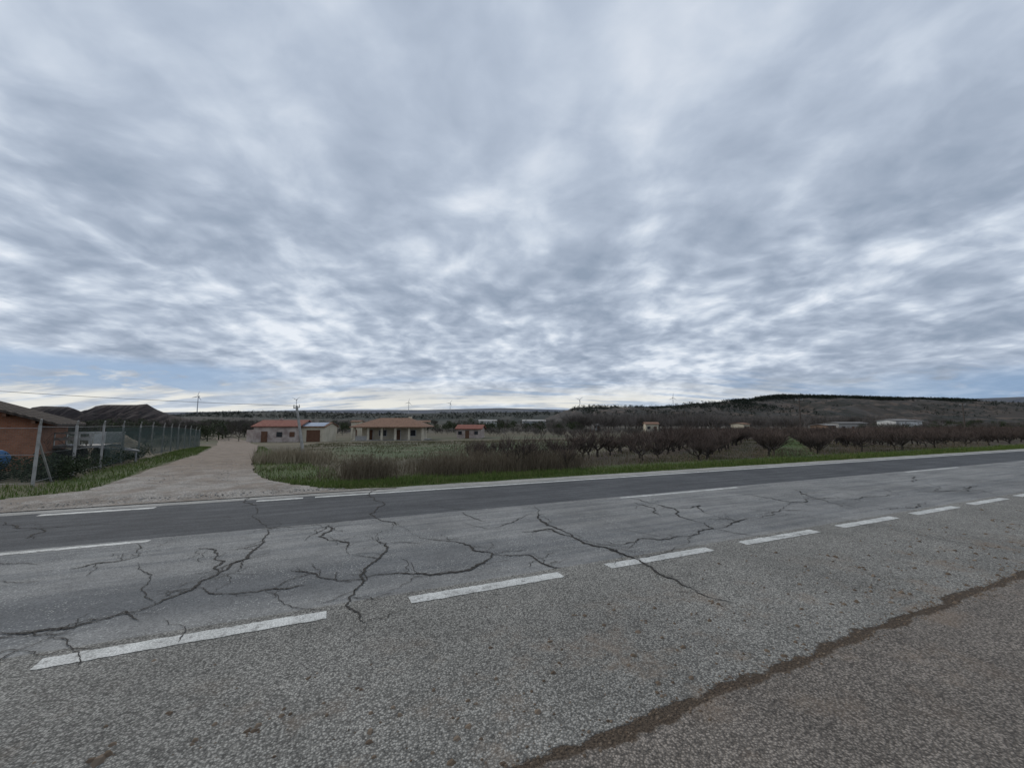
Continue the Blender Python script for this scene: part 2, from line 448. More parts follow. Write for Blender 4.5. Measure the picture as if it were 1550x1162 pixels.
# ------------------------------------------------------------------ grass and weeds
def blade(V,Fc,x,y,z,h,w,lean):
    a_=U(0,6.28); l=U(0,lean)*h; b_=U(0,6.28); b0=len(V)
    V+=[(x-math.cos(a_)*w,y-math.sin(a_)*w,z-.01),(x+math.cos(a_)*w,y+math.sin(a_)*w,z-.01),(x+math.cos(b_)*l,y+math.sin(b_)*l,z+h)]
    Fc.append((b0,b0+1,b0+2))
V=[];Fc=[]
for i in range(56000):
    r=-1.5+ (U(0,1)**1.7)*75; s=11.12+abs(random.gauss(0,.75))
    x,y=xy(r,s)
    if inpoly(x,y): continue
    if mn.noise(Vector((x*.9,y*.9,7)))<-.35 and R()<.6: continue
    k=1+.6*mn.noise(Vector((x*.5,y*.5,2)))
    blade(V,Fc,x,y,gh(x,y),U(.05,.15)*k*(1 if s>11.4 else .6),.008+r*.0002,.7)
def scat(pl,n,h0,h1,w):
    xs=[p[0] for p in pl];ys=[p[1] for p in pl];c=0
    while c<n:
        x=U(min(xs),max(xs));y=U(min(ys),max(ys));c+=1
        if inpoly(x,y,pl) and not inpoly(x,y): blade(V,Fc,x,y,gh(x,y),U(h0,h1)*(1+.6*mn.noise(Vector((x*.7,y*.7,2)))),w,.7)
scat(LP,24000,.05,.17,.012)
scat(LV,90000,.04,.15,.011)
obj('verge_grass',V,Fc,island('grass_green',[(.044,.068,.015),(.080,.125,.025),(.115,.160,.038),(.20,.175,.08)]))
V=[];Fc=[]
for i in range(44000):
    r=U(-3,40) ; s=13.2+ (U(0,1)**1.6)*45
    x,y=xy(r,s)
    if inpoly(x,y) or x/y<-.64: continue
    if mn.noise(Vector((x*.4,y*.4,9)))<-.05 and R()<.85: continue
    blade(V,Fc,x,y,gh(x,y),U(.05,.14),.01+s*.0005,.7)
obj('field_grass',V,Fc,island('grass_field',[(.055,.062,.025),(.078,.090,.034),(.12,.104,.057),(.175,.148,.092)]))
V=[];Fc=[]
for i in range(9000):
    if R()<.78: r=U(-.6,9.5); s=12.5+abs(random.gauss(0,.9))
    else: r=U(9,45); s=13.0+abs(random.gauss(0,.9))
    x,y=xy(r,s)
    if inpoly(x,y) or x/y<-.50: continue
    d=mn.noise(Vector((r*.6,s*.4,4)))
    if d<-.05 and R()<.85: continue
    hh=U(.2,.66)*(1+.7*d)*(1 if r<9 else .5); z0=gh(x,y); lx,ly=U(-.25,.25)*hh,U(-.25,.25)*hh
    tube(V,Fc,(x,y,z0),(x+lx,y+ly,z0+hh),.0045,.002)
    for _ in range(3):
        k=U(.4,.95); a_=U(0,6.28); l=U(.05,.16)
        tube(V,Fc,(x+lx*k,y+ly*k,z0+hh*k),(x+lx*k+math.cos(a_)*l*.6,y+ly*k+math.sin(a_)*l*.6,z0+hh*k+l),.0028,.0015)
obj('dry_weeds',V,Fc,island('dry_weed',[(.06,.045,.033),(.12,.092,.06),(.18,.145,.10),(.27,.225,.16)]))
V=[];Fc=[]
bx,by=gp(440,700)
for i in range(2200):
    x=bx+random.gauss(0,.9);y=by+random.gauss(0,.5)
    if inpoly(x,y): continue
    blade(V,Fc,x,y,gh(x,y),U(.25,.75),.012,.6)
obj('dry_tussock',V,Fc,island('dry_tussock_straw',[(.13,.10,.065),(.24,.2,.135),(.36,.31,.22)]))

# ------------------------------------------------------------------ bare orchard trees
def barev(h,r0,nl,lv,spread,upb,thin):
    V=[];Fc=[]
    th=h*U(.18,.26); top=Vector((U(-.05,.05),U(-.05,.05),th))*1.0
    tube(V,Fc,(0,0,-.05),top,r0,r0*.75,6)
    def rec(p,d,l,r,k):
        mid=p+d*l*.5+Vector((U(-1,1),U(-1,1),0))*l*.08
        d2=(d+Vector((U(-.3,.3),U(-.3,.3),upb))).normalized()
        e=mid+d2*l*.5
        tube(V,Fc,p,mid,r,r*.8); tube(V,Fc,mid,e,r*.8,r*.5)
        if k==0: return
        for i in range(lv[-k]):
            q=p.lerp(mid,U(.4,1)) if R()<.3 else mid.lerp(e,U(0,1))
            dd=(d2*.8+Vector((U(-1,1),U(-1,1),U(-.1,1.0)))*spread).normalized()
            rec(q,dd,l*U(.5,.75),max(r*.45,thin),k-1)
    for i in range(nl):
        a_=6.28*i/nl+U(-.4,.4); d=Vector((math.cos(a_),math.sin(a_),U(.4,1.1))).normalized()
        rec(top,d,(h-th)*U(.5,.72),r0*.5,len(lv))
    return V,Fc
m,t,b=mat('orchard_bark'); oi=t.n('ShaderNodeObjectInfo').outputs['Random']
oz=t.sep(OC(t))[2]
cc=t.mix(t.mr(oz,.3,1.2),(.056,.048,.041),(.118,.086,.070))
cc=t.mix(1.0,cc,t.ramp(oi,[(0,.6),(1,1.0)]),'MULTIPLY'); t.set(b.inputs['Base Color'],cc)
ov=[]
for i in range(7):
    v_,f_=barev(U(1.2,1.5),.055,7,[6,6],.75,.3,.0068)
    me=bpy.data.meshes.new('fruit_tree_mesh'); me.from_pydata([tuple(q) for q in v_],[],f_); me.materials.append(m); ov.append(me)
orch=empty('orchard')
cnt=0
for row in range(-4,30):
    q=ROW0+1.25+row*RSP
    e_=0
    while e_<100:
        e_+=1.05*U(.75,1.25)
        x=e_*E[0]+q*Q[0]+U(-.28,.28); y=e_*E[1]+q*Q[1]+U(-.28,.28)
        r,s=rs(x,y)
        if s<13.3+.6*mn.noise(Vector((r*.3,0,0))) or s>56 or y<5: continue
        if R()<.05: continue
        o=bpy.data.objects.new('fruit_tree',random.choice(ov)); scene.collection.objects.link(o)
        k=U(.72,1.08)*(1-.10*sm(20,55,x)); o.location=(x,y,gh(x,y)-.02); o.scale=(k*1.25,k*1.25,k*U(.85,1.1)); o.rotation_euler[2]=U(0,6.28); o.parent=orch; cnt+=1
for i in range(22):
    x,y=gp(U(700,870),U(690,712)); 
    o=bpy.data.objects.new('fruit_tree',random.choice(ov)); scene.collection.objects.link(o)
    o.location=(x,y,gh(x,y)); k=U(.4,.75); o.scale=(k,k,k); o.rotation_euler[2]=U(0,6.28); o.parent=orch

# ------------------------------------------------------------------ distant tree belts
mb=simple('bare_twigs',(.105,.092,.082),(.155,.138,.125),.05)
mbd=simple('dark_twigs',(.055,.048,.042),(.09,.077,.065),.05)
me_=island('evergreen_leaves',[(.014,.022,.011),(.032,.044,.018),(.06,.07,.032)])
bt=[];bd=[];eg=[]
for i in range(4):
    v_,f_=barev(8,.13,9,[6,5],.5,.5,.028)
    for arr,mm in((bt,mb),(bd,mbd)):
        me=bpy.data.meshes.new('bare_tree_mesh'); me.from_pydata([tuple(q) for q in v_],[],f_); me.materials.append(mm); arr.append(me)
def leafblob(V,Fc,c,rad,n,s):
    for _ in range(n):
        while True:
            p=Vector((U(-1,1),U(-1,1),U(-1,1)))
            if .35<p.length<1: break
        k=1+.35*mn.noise(Vector((p.x*2+c[0],p.y*2+c[1],p.z*2)))
        q=Vector((c[0]+p.x*rad[0]*k,c[1]+p.y*rad[1]*k,c[2]+p.z*rad[2]*k)); b0=len(V)
        for _ in range(3): V.append(tuple(q+Vector((U(-s,s),U(-s,s),U(-s,s)))))
        Fc.append((b0,b0+1,b0+2))
for i in range(4):
    V=[];Fc=[]
    tube(V,Fc,(0,0,-.2),(0,0,3),.2,.1,5)
    for _ in range(6): leafblob(V,Fc,(U(-1.6,1.6),U(-1.6,1.6),U(1.8,5)),(U(1.2,2),U(1.2,2),U(1,1.6)),130,.28)
    me=bpy.data.meshes.new('evergreen_tree_mesh'); me.from_pydata(V,[],Fc); me.materials.append(me_); eg.append(me)
def belt(name,n,px0,px1,d0,d1,top0,top1,kinds,hmin=1.5):
    par=empty(name)
    for i in range(n):
        px=U(px0,px1); Y=U(d0,d1); x=xat(px,Y); z0=gh(x,Y)
        ty=U(top0,top1)
        hh=max(hmin,zat(ty,Y)-z0)
        kind=random.choice(kinds); me=random.choice(kind); base=8.0 if kind is not eg else 6.2
        k=hh/base
        o=bpy.data.objects.new('tree',me); scene.collection.objects.link(o); o.parent=par
        kk=k*U(.9,1.4); o.location=(x,Y,z0-.1); o.scale=(kk,kk,k); o.rotation_euler[2]=U(0,6.28)
belt('poplar_grove',240,860,1090,190,280,623,633,[bt,bt,bt,bd])
belt('woodland_belt',190,1080,1340,190,300,627,636,[bt,bd,bt,bt])
belt('hedgerow_trees',150,1300,1650,90,200,636,643,[bd,bt,eg])
belt('riverside_trees',120,480,880,150,260,634,641,[bd,eg,bt,eg])
belt('field_hedge',90,500,850,110,150,644,649,[bd,bt],1.0)
belt('garden_trees',90,90,400,80,150,630,641,[bd,bd,eg])
belt('distant_woodland',260,-100,1700,350,600,632,637,[eg,bd])
belt('orchard_edge_hedge',130,820,1600,85,115,643,649,[bd,bd,bt],1.0)

# ------------------------------------------------------------------ hills
def interp(pts,x):
    if x<=pts[0][0]: return pts[0][1]
    for (a_,p_),(c_,q_) in zip(pts,pts[1:]):
        if x<=c_: return p_+(q_-p_)*(x-a_)/(c_-a_)
    return pts[-1][1]
def hill(name,pts,Dd,depth,mt,step=4,rough=.12,prof=1.0,gully=0):
    V=[];Fc=[];x0=pts[0][0];x1=pts[-1][0]; n=int((x1-x0)/step); M=14
    for i in range(n+1):
        px=x0+(x1-x0)*i/n; ty=interp(pts,px)
        for j in range(M+4):
            k=j/M
            Y=Dd-depth*(1-k)
            X=(px-CX)/F*Dd*CP
            top=zat(ty,Dd)+2
            if k<=1: zz=-4+top*(k**prof)
            else: zz=-4+top*(1-(k-1)*1.5)
            nz=mn.fractal(Vector((X/depth*2.5,Y/depth*2.5,Dd*.01)),.8,2,5)
            w_=math.sin(min(k,1)*math.pi)
            zz+=nz*top*rough*(w_+.12*(k>.5))
            if gully: zz-=abs(mn.fractal(Vector((X*.03,Y*.006,Dd)),.7,2,4))*top*gully*w_
            V.append((X,Y,zz))
    K_=M+4
    for i in range(n):
        for j in range(K_-1):
            a_=i*K_+j; Fc.append((a_,a_+K_,a_+K_+1,a_+1))
    return obj(name,V,Fc,mt,smooth=True)
def hillmat(name,c1,c2,c3,sc):
    m,t,b=mat(name,1.0); g=GEO(t).outputs['Position']
    n=t.noise(g,sc,8,.65); n2=t.noise(t.vmul(g,(1,1,4)),sc*3.5,6,.7)
    c=t.mix(t.mr(n,.42,.58),c1,c2); c=t.mix(t.mr(n2,.50,.60),c,c3)
    t.set(b.inputs['Base Color'],c); return m
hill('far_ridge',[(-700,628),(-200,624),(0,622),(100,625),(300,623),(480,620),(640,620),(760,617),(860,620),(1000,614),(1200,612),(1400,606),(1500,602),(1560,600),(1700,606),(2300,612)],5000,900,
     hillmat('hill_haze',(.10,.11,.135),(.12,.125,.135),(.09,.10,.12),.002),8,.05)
mesa=hillmat('mesa_earth',(.040,.033,.033),(.062,.048,.044),(.030,.028,.026),.03)
hill('mesa_hill',[(15,640),(30,634),(38,622),(46,615),(60,613),(100,614),(110,617),(120,627),(145,640)],800,130,mesa,1,.10,1.7,.9)
hill('mesa_hill',[(112,640),(124,628),(134,620),(142,613),(155,611),(205,611),(220,610),(230,616),(250,624),(285,633),(330,640)],850,150,mesa,1,.10,1.7,.9)
hill('low_hill',[(-500,632),(-100,628),(10,626),(60,628),(240,631),(300,629),(400,632),(500,634),(600,634)],1100,200,hillmat('low_hill_earth',(.058,.052,.047),(.075,.068,.058),(.045,.047,.038),.01),6,.1)
FR=[(240,634),(290,625),(340,623),(420,622),(520,624),(600,625),(700,624),(800,623),(880,622),(960,630),(1010,640)]
hill('forest_ridge',FR,1500,350,
     hillmat('forest_ridge_earth',(.030,.036,.032),(.045,.049,.042),(.070,.068,.058),.008),5,.1)
RH=[(820,634),(850,622),(870,615),(900,614),(1000,615),(1030,611),(1100,606),(1130,604),(1160,600),(1180,598),(1250,599),(1350,602),(1450,604),(1500,606),(1550,608),(1650,606),(1900,612),(2200,630)]
rhm=hillmat('hillside_scrub',(.056,.051,.046),(.034,.035,.031),(.092,.074,.062),.011)
hill('hillside',RH,900,420,rhm,3,.22,1.0,.3)
mp_=island('pine_needles',[(.008,.013,.010),(.016,.023,.016),(.030,.038,.026)])
V=[];Fc=[]
def pine(x,y,z,h):
    leafblob(V,Fc,(x,y,z+h*.55),(h*.42,h*.42,h*.5),16,h*.2)
def hz(px,pts,Dd,k,prof=1): return -4+(zat(interp(pts,px),Dd)+2)*(k**prof)
for i in range(5200):
    px=U(1100,1465); 
    if R()<.25: px=U(860,1110)
    k=1-abs(random.gauss(0,.045)); 
    if px<1110: k=1-abs(random.gauss(0,.28)); 
    if k<.3: continue
    Y=900-420*(1-k); X=(px-CX)/F*900*CP
    if mn.noise(Vector((X*.012,Y*.012,0)))<-.45: continue
    pine(X,Y,hz(px,RH,900,k)-1.5,U(4,7.5))
for i in range(2600):
    px=U(860,1700); k=U(.2,.97); Y=900-420*(1-k); X=(px-CX)/F*900*CP
    if mn.noise(Vector((X*.01,Y*.02,4)))<.02: continue
    pine(X,Y,hz(px,RH,900,k)-1,U(3,5))
for i in range(2200):
    px=U(270,900); k=U(.45,1.0); Y=1500-350*(1-k); X=(px-CX)/F*1500*CP
    if mn.noise(Vector((X*.004,Y*.01,2)))<-.2: continue
    pine(X,Y,hz(px,FR,1500,k)-2,U(6,10))
obj('pine_forest',V,Fc,mp_)

# ------------------------------------------------------------------ buildings
def tilemat(name,c1,c2):
    m,t,b=mat(name); oc=OC(t); X_,Y_,Z_=t.sep(oc)
    wv=t.m('SINE',t.m('MULTIPLY',X_,28.0)); n=t.noise(oc,2.5,6,.7)
    c=t.mix(t.mr(n,.35,.65),c1,c2); c=t.mix(1.0,c,t.mr(wv,-1,.2,.6,1.0),'MULTIPLY')
    t.set(b.inputs['Base Color'],c); bump(t,b,wv,.8,.04); return m
tile=tilemat('terracotta_tiles',(.20,.115,.075),(.31,.18,.12))
tiler=tilemat('red_tiles',(.24,.085,.065),(.32,.14,.10))
cream=simple('cream_render',(.46,.41,.31),(.58,.52,.41),.8)
white=simple('whitewashed_wall',(.27,.205,.185),(.52,.45,.40),.7)
brightw=simple('white_wall',(.58,.58,.56),(.70,.70,.68),.4)
brown=simple('brown_door_paint',(.11,.055,.035),(.15,.08,.05),2)
glass=simple('window_dark',(.02,.022,.026),(.035,.038,.042),1,.25)
conc=simple('weathered_concrete',(.26,.25,.235),(.40,.385,.365),5)
steel=simple('galvanised_steel',(.20,.20,.20),(.32,.32,.315),6,.6)
def roof_hip(name,par,w,d,ze,zr,mt,ridge,th=.15):
    V=[(-w/2,-d/2,ze),(w/2,-d/2,ze),(w/2,d/2,ze),(-w/2,d/2,ze),(-ridge/2,0,zr),(ridge/2,0,zr),
       (-w/2,-d/2,ze-th),(w/2,-d/2,ze-th),(w/2,d/2,ze-th),(-w/2,d/2,ze-th)]
    return obj(name,V,[(0,1,5,4),(1,2,5),(2,3,4,5),(3,0,4),(0,6,7,1),(1,7,8,2),(2,8,9,3),(3,9,6,0),(9,8,7,6)],mt,par)
def roof_gable(name,par,w,d,ze,zr,mt,cx=0,cy=0,th=.14):
    V=[(-w/2,-d/2,ze),(w/2,-d/2,ze),(w/2,d/2,ze),(-w/2,d/2,ze),(-w/2,0,zr),(w/2,0,zr)]
    V+= [(a_,b_,c_-th) for a_,b_,c_ in V]
    V=[(a_+cx,b_+cy,c_) for a_,b_,c_ in V]
    return obj(name,V,[(0,1,5,4),(2,3,4,5),(7,6,10,11),(9,8,11,10),(0,6,7,1),(2,8,9,3),(0,4,10,6),(4,3,9,10),(5,1,7,11),(2,5,11,8)],mt,par)
def gwall(name,par,w,d,h,zr,mt,cx=0,cy=0):
    V=[(-w/2,-d/2,-.6),(w/2,-d/2,-.6),(w/2,d/2,-.6),(-w/2,d/2,-.6),(-w/2,-d/2,h),(w/2,-d/2,h),(w/2,d/2,h),(-w/2,d/2,h),(-w/2,0,zr),(w/2,0,zr)]
    V=[(a_+cx,b_+cy,c_) for a_,b_,c_ in V]
    return obj(name,V,[(0,1,5,4),(2,3,7,6),(1,2,6,9,5),(3,0,4,8,7)],mt,par)
def opening(par,name,cx,cy,cz,w,h,mt,frame=None):
    if frame: box('frame',(cx,cy-.03,cz),(w+.24,.06,h+.2),frame,par)
    box(name,(cx,cy-.07,cz),(w,.06,h),mt,par)
Y=88;x=xat(598,Y);z0=gh(x,Y)
hp=empty('veranda_house',(x,Y,z0),.04)
box('walls',(0,.8,1.2),(12.6,6.5,3.0),cream,hp)
box('plinth',(0,-1,-.15),(14.6,10.5,.5),conc,hp)
roof_hip('hip_roof',hp,15.6,12,2.85,4.75,tile,6.5)
for cx_ in (-7,-4.2,-1.4,1.4,4.2,7): box('column',(cx_,-5,1.4),(.42,.38,2.7),cream,hp)
box('veranda_beam',(0,-5,2.66),(14.4,.3,.12),cream,hp)
for cx_,w_,h_,cz,mm in ((-4.6,1.1,2.1,1.15,brown),(-1.9,1.5,1.2,1.5,glass),(1.2,1.2,2.1,1.15,brown),(4.3,1.5,1.2,1.5,glass)):
    opening(hp,'door' if h_>2 else 'window',cx_,-2.45,cz,w_,h_,mm,brightw)
box('chimney',(3,1.5,4.4),(.7,.7,1.3),cream,hp)
box('low_wall_panel',(-5.6,-5.02,.5),(2.4,.12,.9),conc,hp)
Y=96;x=xat(541,Y);z0=gh(x,Y); sp_=empty('garden_shed',(x,Y,z0))
gwall('walls',sp_,2,2.5,4.0,4.2,cream); roof_gable('roof',sp_,2.4,3.0,4.02,4.3,tile); opening(sp_,'door',0,-1.25,1.1,.9,2,brown)
Y=78;x=xat(450,Y);z0=gh(x,Y); fp=empty('farm_building',(x,Y,z0),.06)
gwall('old_walls',fp,8.2,7,3.0,4.1,white,-2.1); roof_gable('old_roof',fp,8.8,7.8,3.02,4.2,tiler,-2.1)
gwall('annex_walls',fp,4.4,6,2.9,3.7,cream,4.25,.35); roof_gable('annex_roof',fp,4.6,6.8,2.95,3.75,tile,4.4,.35)
opening(fp,'garage_door',4.3,-2.65,1.15,2.5,2.3,brown,cream)
opening(fp,'door',-4.2,-3.5,1.0,1.1,2.1,brown); opening(fp,'window',-1.5,-3.5,1.5,1.0,.9,glass); opening(fp,'window',.8,-3.5,1.5,.9,.9,brown)
pv=simple('solar_panel_glass',(.16,.21,.29),(.24,.30,.38),2,.4)
obj('solar_panels',[(2.3,-2.9,3.02),(6.3,-2.9,3.02),(6.3,-.2,3.72),(2.3,-.2,3.72)],[(0,1,2,3)],pv,fp)
box('lean_to',(-6.9,-1.5,1.1),(1.6,3,2.4),white,fp)
box('roof_vent',(-3.2,.3,4.2),(.5,.5,.7),white,fp)
Y=100;x=xat(713,Y);z0=gh(x,Y); cp=empty('cottage',(x,Y,z0),-.1)
gwall('walls',cp,6.0,5,2.3,3.1,white); roof_gable('roof',cp,6.8,5.9,2.32,3.3,tiler)
opening(cp,'door',-.4,-2.5,.95,1.0,1.9,brown); opening(cp,'window',1.8,-2.5,1.3,.9,.8,glass); opening(cp,'window',-2.2,-2.5,1.3,.9,.8,glass)
def far(name,px,Y,wp,ty,eave,wm,rm,rot=0,d=7):
    x=xat(px,Y);z0=min(gh(x,Y),-1.8); w_=wp/F*Y; zr=zat(ty,Y)-z0; ze=zat(eave,Y)-z0
    p=empty(name,(x,Y,z0),rot)
    gwall('walls',p,w_,d,ze,zr-.15,wm); roof_gable('roof',p,w_+.8,d+1,ze+.02,zr,rm)
    n=max(2,int(w_/3.5))
    for i in range(n):
        cx_=-w_/2+w_*(i+.5)/n
        if i==n//2: opening(p,'door',cx_,-d/2,1.1,1.1,2.2,brown)
        else: opening(p,'window',cx_,-d/2,min(1.7,ze-.8),1.2,1.1,glass)
greyr=simple('grey_roof',(.16,.155,.15),(.24,.23,.22),1)
far('white_farmhouse',1355,150,30,634,636.5,brightw,greyr,.1)
far('white_farmhouse',1374,158,16,635,637,brightw,greyr,.0)
far('beige_house',985,165,18,638.5,641.5,cream,tile,-.2)
far('low_farm_shed',1280,175,44,638.5,640,conc,greyr,.05)
far('low_farm_shed',1245,150,14,641.5,643.5,simple('brown_wall',(.2,.13,.09),(.3,.2,.14),1),greyr,.2)
far('industrial_hall',808,330,34,635,637,simple('grey_cladding',(.28,.29,.30),(.36,.37,.38),.3),conc,0,14)
far('warehouse',738,300,26,635,637,brightw,conc,.1,12)
far('country_house',1120,180,11,639.5,641.5,cream,tile,.3)
far('country_house',900,200,9,641,643,brightw,greyr,.1)
far('country_house',640,260,22,636,638.5,cream,tile,.1)

# ------------------------------------------------------------------ brick shed far left
m,t,b=mat('brick_wall'); oc=OC(t)
br=t.n('ShaderNodeTexBrick'); X_,Y_,Z_=t.sep(oc); t.L.new(t.comb(t.m('ADD',X_,Y_),Z_,0.0),br.inputs['Vector'])
br.inputs['Color1'].default_value=(.40,.165,.09,1);br.inputs['Color2'].default_value=(.31,.125,.07,1);br.inputs['Mortar'].default_value=(.32,.23,.17,1)
br.inputs['Scale'].default_value=4.2;br.inputs['Mortar Size'].default_value=.015
t.set(b.inputs['Base Color'],t.mix(1.0,br.outputs[0],t.ramp(t.noise(oc,1.5,5),[(.3,.7),(.7,1.0)]),'MULTIPLY'))
brick=m
bs=empty('brick_shed',(-17.3,14.6,0),math.radians(40))
sl_=.36
def rz(xx): return 1.74-sl_*xx
V=[(-7,0,-.3),(0,0,-.3),(0,5,-.3),(-7,5,-.3),(-7,0,rz(-7)),(0,0,rz(0)),(0,5,rz(0)),(-7,5,rz(-7))]
obj('walls',V,[(0,1,5,4),(1,2,6,5),(2,3,7,6),(3,0,4,7)],brick,bs)
V=[];Fc=[]
ny=60
for j in range(ny+1):
    yy=-.4+5.8*j/ny; wz=.03*math.sin(j*1.8)
    V+=[(-7.3,yy,rz(-7.3)+.12+wz),(.5,yy,rz(.5)+.12+wz),(-7.3,yy,rz(-7.3)+.03),(.5,yy,rz(.5)+.03)]
    if j:
        k=4*j; Fc+=[(k-4,k-3,k+1,k),(k-2,k+2,k+3,k-1),(k-3,k-1,k+3,k+1)]
Fc+=[(0,2,3,1)]
obj('roof',V,Fc,tilemat('old_roof_tiles',(.06,.048,.040),(.10,.078,.062)),bs)
V=[];Fc=[]
for i in range(11): boxg(V,Fc,-6.9+.68*i,-.2,rz(-6.9+.68*i)-.05,.09,.36,.09)
obj('rafter_ends',V,Fc,brown,bs)

# ------------------------------------------------------------------ fence
fe=empty('wire_fence')
A=Vector((-12.75,10.75));B=Vector((-28.5,36.5)); dv=B-A; L_=dv.length; du=dv.normalized()
V=[];Fc=[];k=0;posts=[]
while k<=L_:
    p=A+du*k; z0=gh(p.x,p.y); posts.append((p.x,p.y,z0))
    lean=U(-.05,.05)
    tube(V,Fc,(p.x,p.y,z0-.2),(p.x+lean,p.y,z0+1.60),.04,.036,8)
    tube(V,Fc,(p.x+lean,p.y,z0+1.60),(p.x+lean+.10,p.y-.07,z0+1.76),.028,.022,6)
    k+=2.5
q=A+du*1.1; tube(V,Fc,(A.x,A.y,1.3),(q.x,q.y,0),.025,.025,6)
posts2=[(A.x,A.y,0)]
for i in range(1,6):
    x=A.x-2.5*i*D[0];y=A.y-2.5*i*D[1]+.35*i; posts2.append((x,y,gh(x,y))); tube(V,Fc,(x,y,-.2),(x,y,1.65),.04,.036,8)
obj('posts',V,Fc,conc,fe)
V=[];Fc=[]
for ps in (posts,posts2):
    for a_,b_ in zip(ps,ps[1:]):
        for h_ in (.1,.85,1.56): tube(V,Fc,(a_[0],a_[1],a_[2]+h_),(b_[0],b_[1],b_[2]+h_),.006,.006,3)
obj('tension_wires',V,Fc,steel,fe)
def netmat(name,col,dens,scale):
    m,t,b=mat(name); oc=GEO(t).outputs['Position']; X_,Y_,Z_=t.sep(oc)
    hcoord=t.m('ADD',t.m('MULTIPLY',X_,du.x),t.m('MULTIPLY',Y_,du.y))
    a1=t.m('ABSOLUTE',t.m('SINE',t.m('MULTIPLY',t.m('ADD',hcoord,Z_),scale)))
    a2=t.m('ABSOLUTE',t.m('SINE',t.m('MULTIPLY',t.m('SUBTRACT',hcoord,Z_),scale)))
    al=t.m('LESS_THAN',t.m('MINIMUM',a1,a2),dens)
    t.set(b.inputs['Base Color'],t.mix(t.noise(oc,2,4),col,tuple(q*1.6 for q in col))); t.set(b.inputs['Alpha'],al); return m
chain=netmat('chain_link_wire',(.10,.115,.105),.12,60)
net=netmat('green_shade_net',(.036,.056,.049),.50,150)
def netobj(name,ps,mt,h0,h1,off=0):
    V=[];Fc=[]
    for i,(x,y,z) in enumerate(ps):
        V+=[(x+off,y+off,z+h0),(x+off,y+off,z+h1)]
        if i: k=2*i; Fc.append((k-2,k,k+1,k-1))
    return obj(name,V,Fc,mt,fe)
netobj('chain_link',posts,chain,.02,1.56); netobj('chain_link_road_side',posts2,chain,.02,1.56)
netobj('shade_net',posts[2:],net,.06,1.50,.05)
netobj('boundary_net',[(-29,37,gh(-29,37)),(-38,34,gh(-38,34)),(-52,30,gh(-52,30))],net,.05,1.5)
def shrub(name,cs,mt,n=900,s=.045):
    V=[];Fc=[]
    for c,rd in cs: leafblob(V,Fc,c,rd,n,s)
    for c,rd in cs:
        for _ in range(8): tube(V,Fc,(c[0],c[1],0),(c[0]+U(-1,1)*rd[0]*.8,c[1]+U(-1,1)*rd[1]*.8,c[2]+U(-.2,.8)*rd[2]),.012,.004)
    return obj(name,V,Fc,mt)
dk=island('shrub_leaves',[(.012,.020,.010),(.028,.040,.018),(.055,.07,.032)])
shrub('evergreen_shrub',[((-14.4+U(-.4,.4)+dx,12.2+U(-.3,.3)+dx*.1,.36+U(-.05,.1)),(.75,.6,.45)) for dx in (0,-1.0,-2.0,-3,.6)],dk,1500)
shrub('ivy_undergrowth',[((A.x+du.x*k-.3,A.y+du.y*k+.1,.22+U(-.05,.15)),(U(.5,.8),.6,U(.25,.45))) for k in (1.2,2.4,3.6,4.8,6.2,7.5,9.5,11)],dk,600)
V=[];Fc=[]
for i in range(18):
    k=U(1,24); o_=U(.3,5); x=A.x+du.x*k-o_*.9; y=A.y+du.y*k-o_*.3
    v_,f_=barev(U(.8,1.6),.02,5,[4,3],.7,.3,.006); b0=len(V); V+=[(a_[0]+x,a_[1]+y,a_[2]+gh(x,y)) for a_ in v_]; Fc+=[tuple(b0+q for q in f) for f in f_]
obj('bramble_thicket',V,Fc,mbd)

# trailer inside plot
tr=empty('flatbed_trailer',(-18.9,17.2,0),.08)
box('bed',(0,0,.72),(2.9,1.5,.1),steel,tr); 
V=[];Fc=[]
for yy in(-.75,.75):
    for i in range(7): boxg(V,Fc,-1.42+i*.473,yy,1.02,.05,.04,.5)
    boxg(V,Fc,0,yy,1.28,2.95,.05,.06); boxg(V,Fc,0,yy+.001,1.04,2.9,.03,.1)
for xx in(-1.46,1.46): boxg(V,Fc,xx,0,1.05,.05,1.4,.42)
obj('side_rails',V,Fc,simple('pale_paint',(.40,.40,.38),(.52,.52,.50),4),tr)
V=[];Fc=[]
for sx in(-.45,.45):
    for yy in(-.82,.82): tube(V,Fc,(sx,yy-.09,.33),(sx,yy+.09,.33),.33,.33,18)
obj('wheels',V,Fc,simple('tyre_rubber',(.015,.015,.015),(.03,.03,.03),5),tr)
V=[];Fc=[]; tube(V,Fc,(1.45,-.4,.66),(2.7,0,.5),.04,.04,6);tube(V,Fc,(1.45,.4,.66),(2.7,0,.5),.04,.04,6);tube(V,Fc,(2.6,0,.5),(2.6,0,0),.03,.03,6)
obj('drawbar',V,Fc,steel,tr)
V=[];Fc=[];n=22
for i in range(n+1):
    for j in range(n+1):
        u_=i/n*2-1;v_=j/n*2-1;rr=math.hypot(u_,v_); 
        V.append((-19.6+u_*1.3,20+v_*1.3,max(-.1,1.25*(1-rr**1.3)+.15*mn.noise(Vector((u_*3,v_*3,1)))+.04*mn.noise(Vector((u_*11,v_*11,1))))))
for i in range(n):
    for j in range(n): a_=i*(n+1)+j; Fc.append((a_,a_+n+1,a_+n+2,a_+1))
obj('sand_heap',V,Fc,simple('sand',(.30,.24,.17),(.42,.35,.26),3,.9,.4))
V=[];Fc=[]
cx0,cy0=-15.5,12.3
prof=[(0,.0),(0,.27),(.06,.29),(.28,.29),(.30,.31),(.33,.29),(.58,.29),(.60,.31),(.63,.29),(.85,.29),(.91,.27),(.91,0)]
n=20
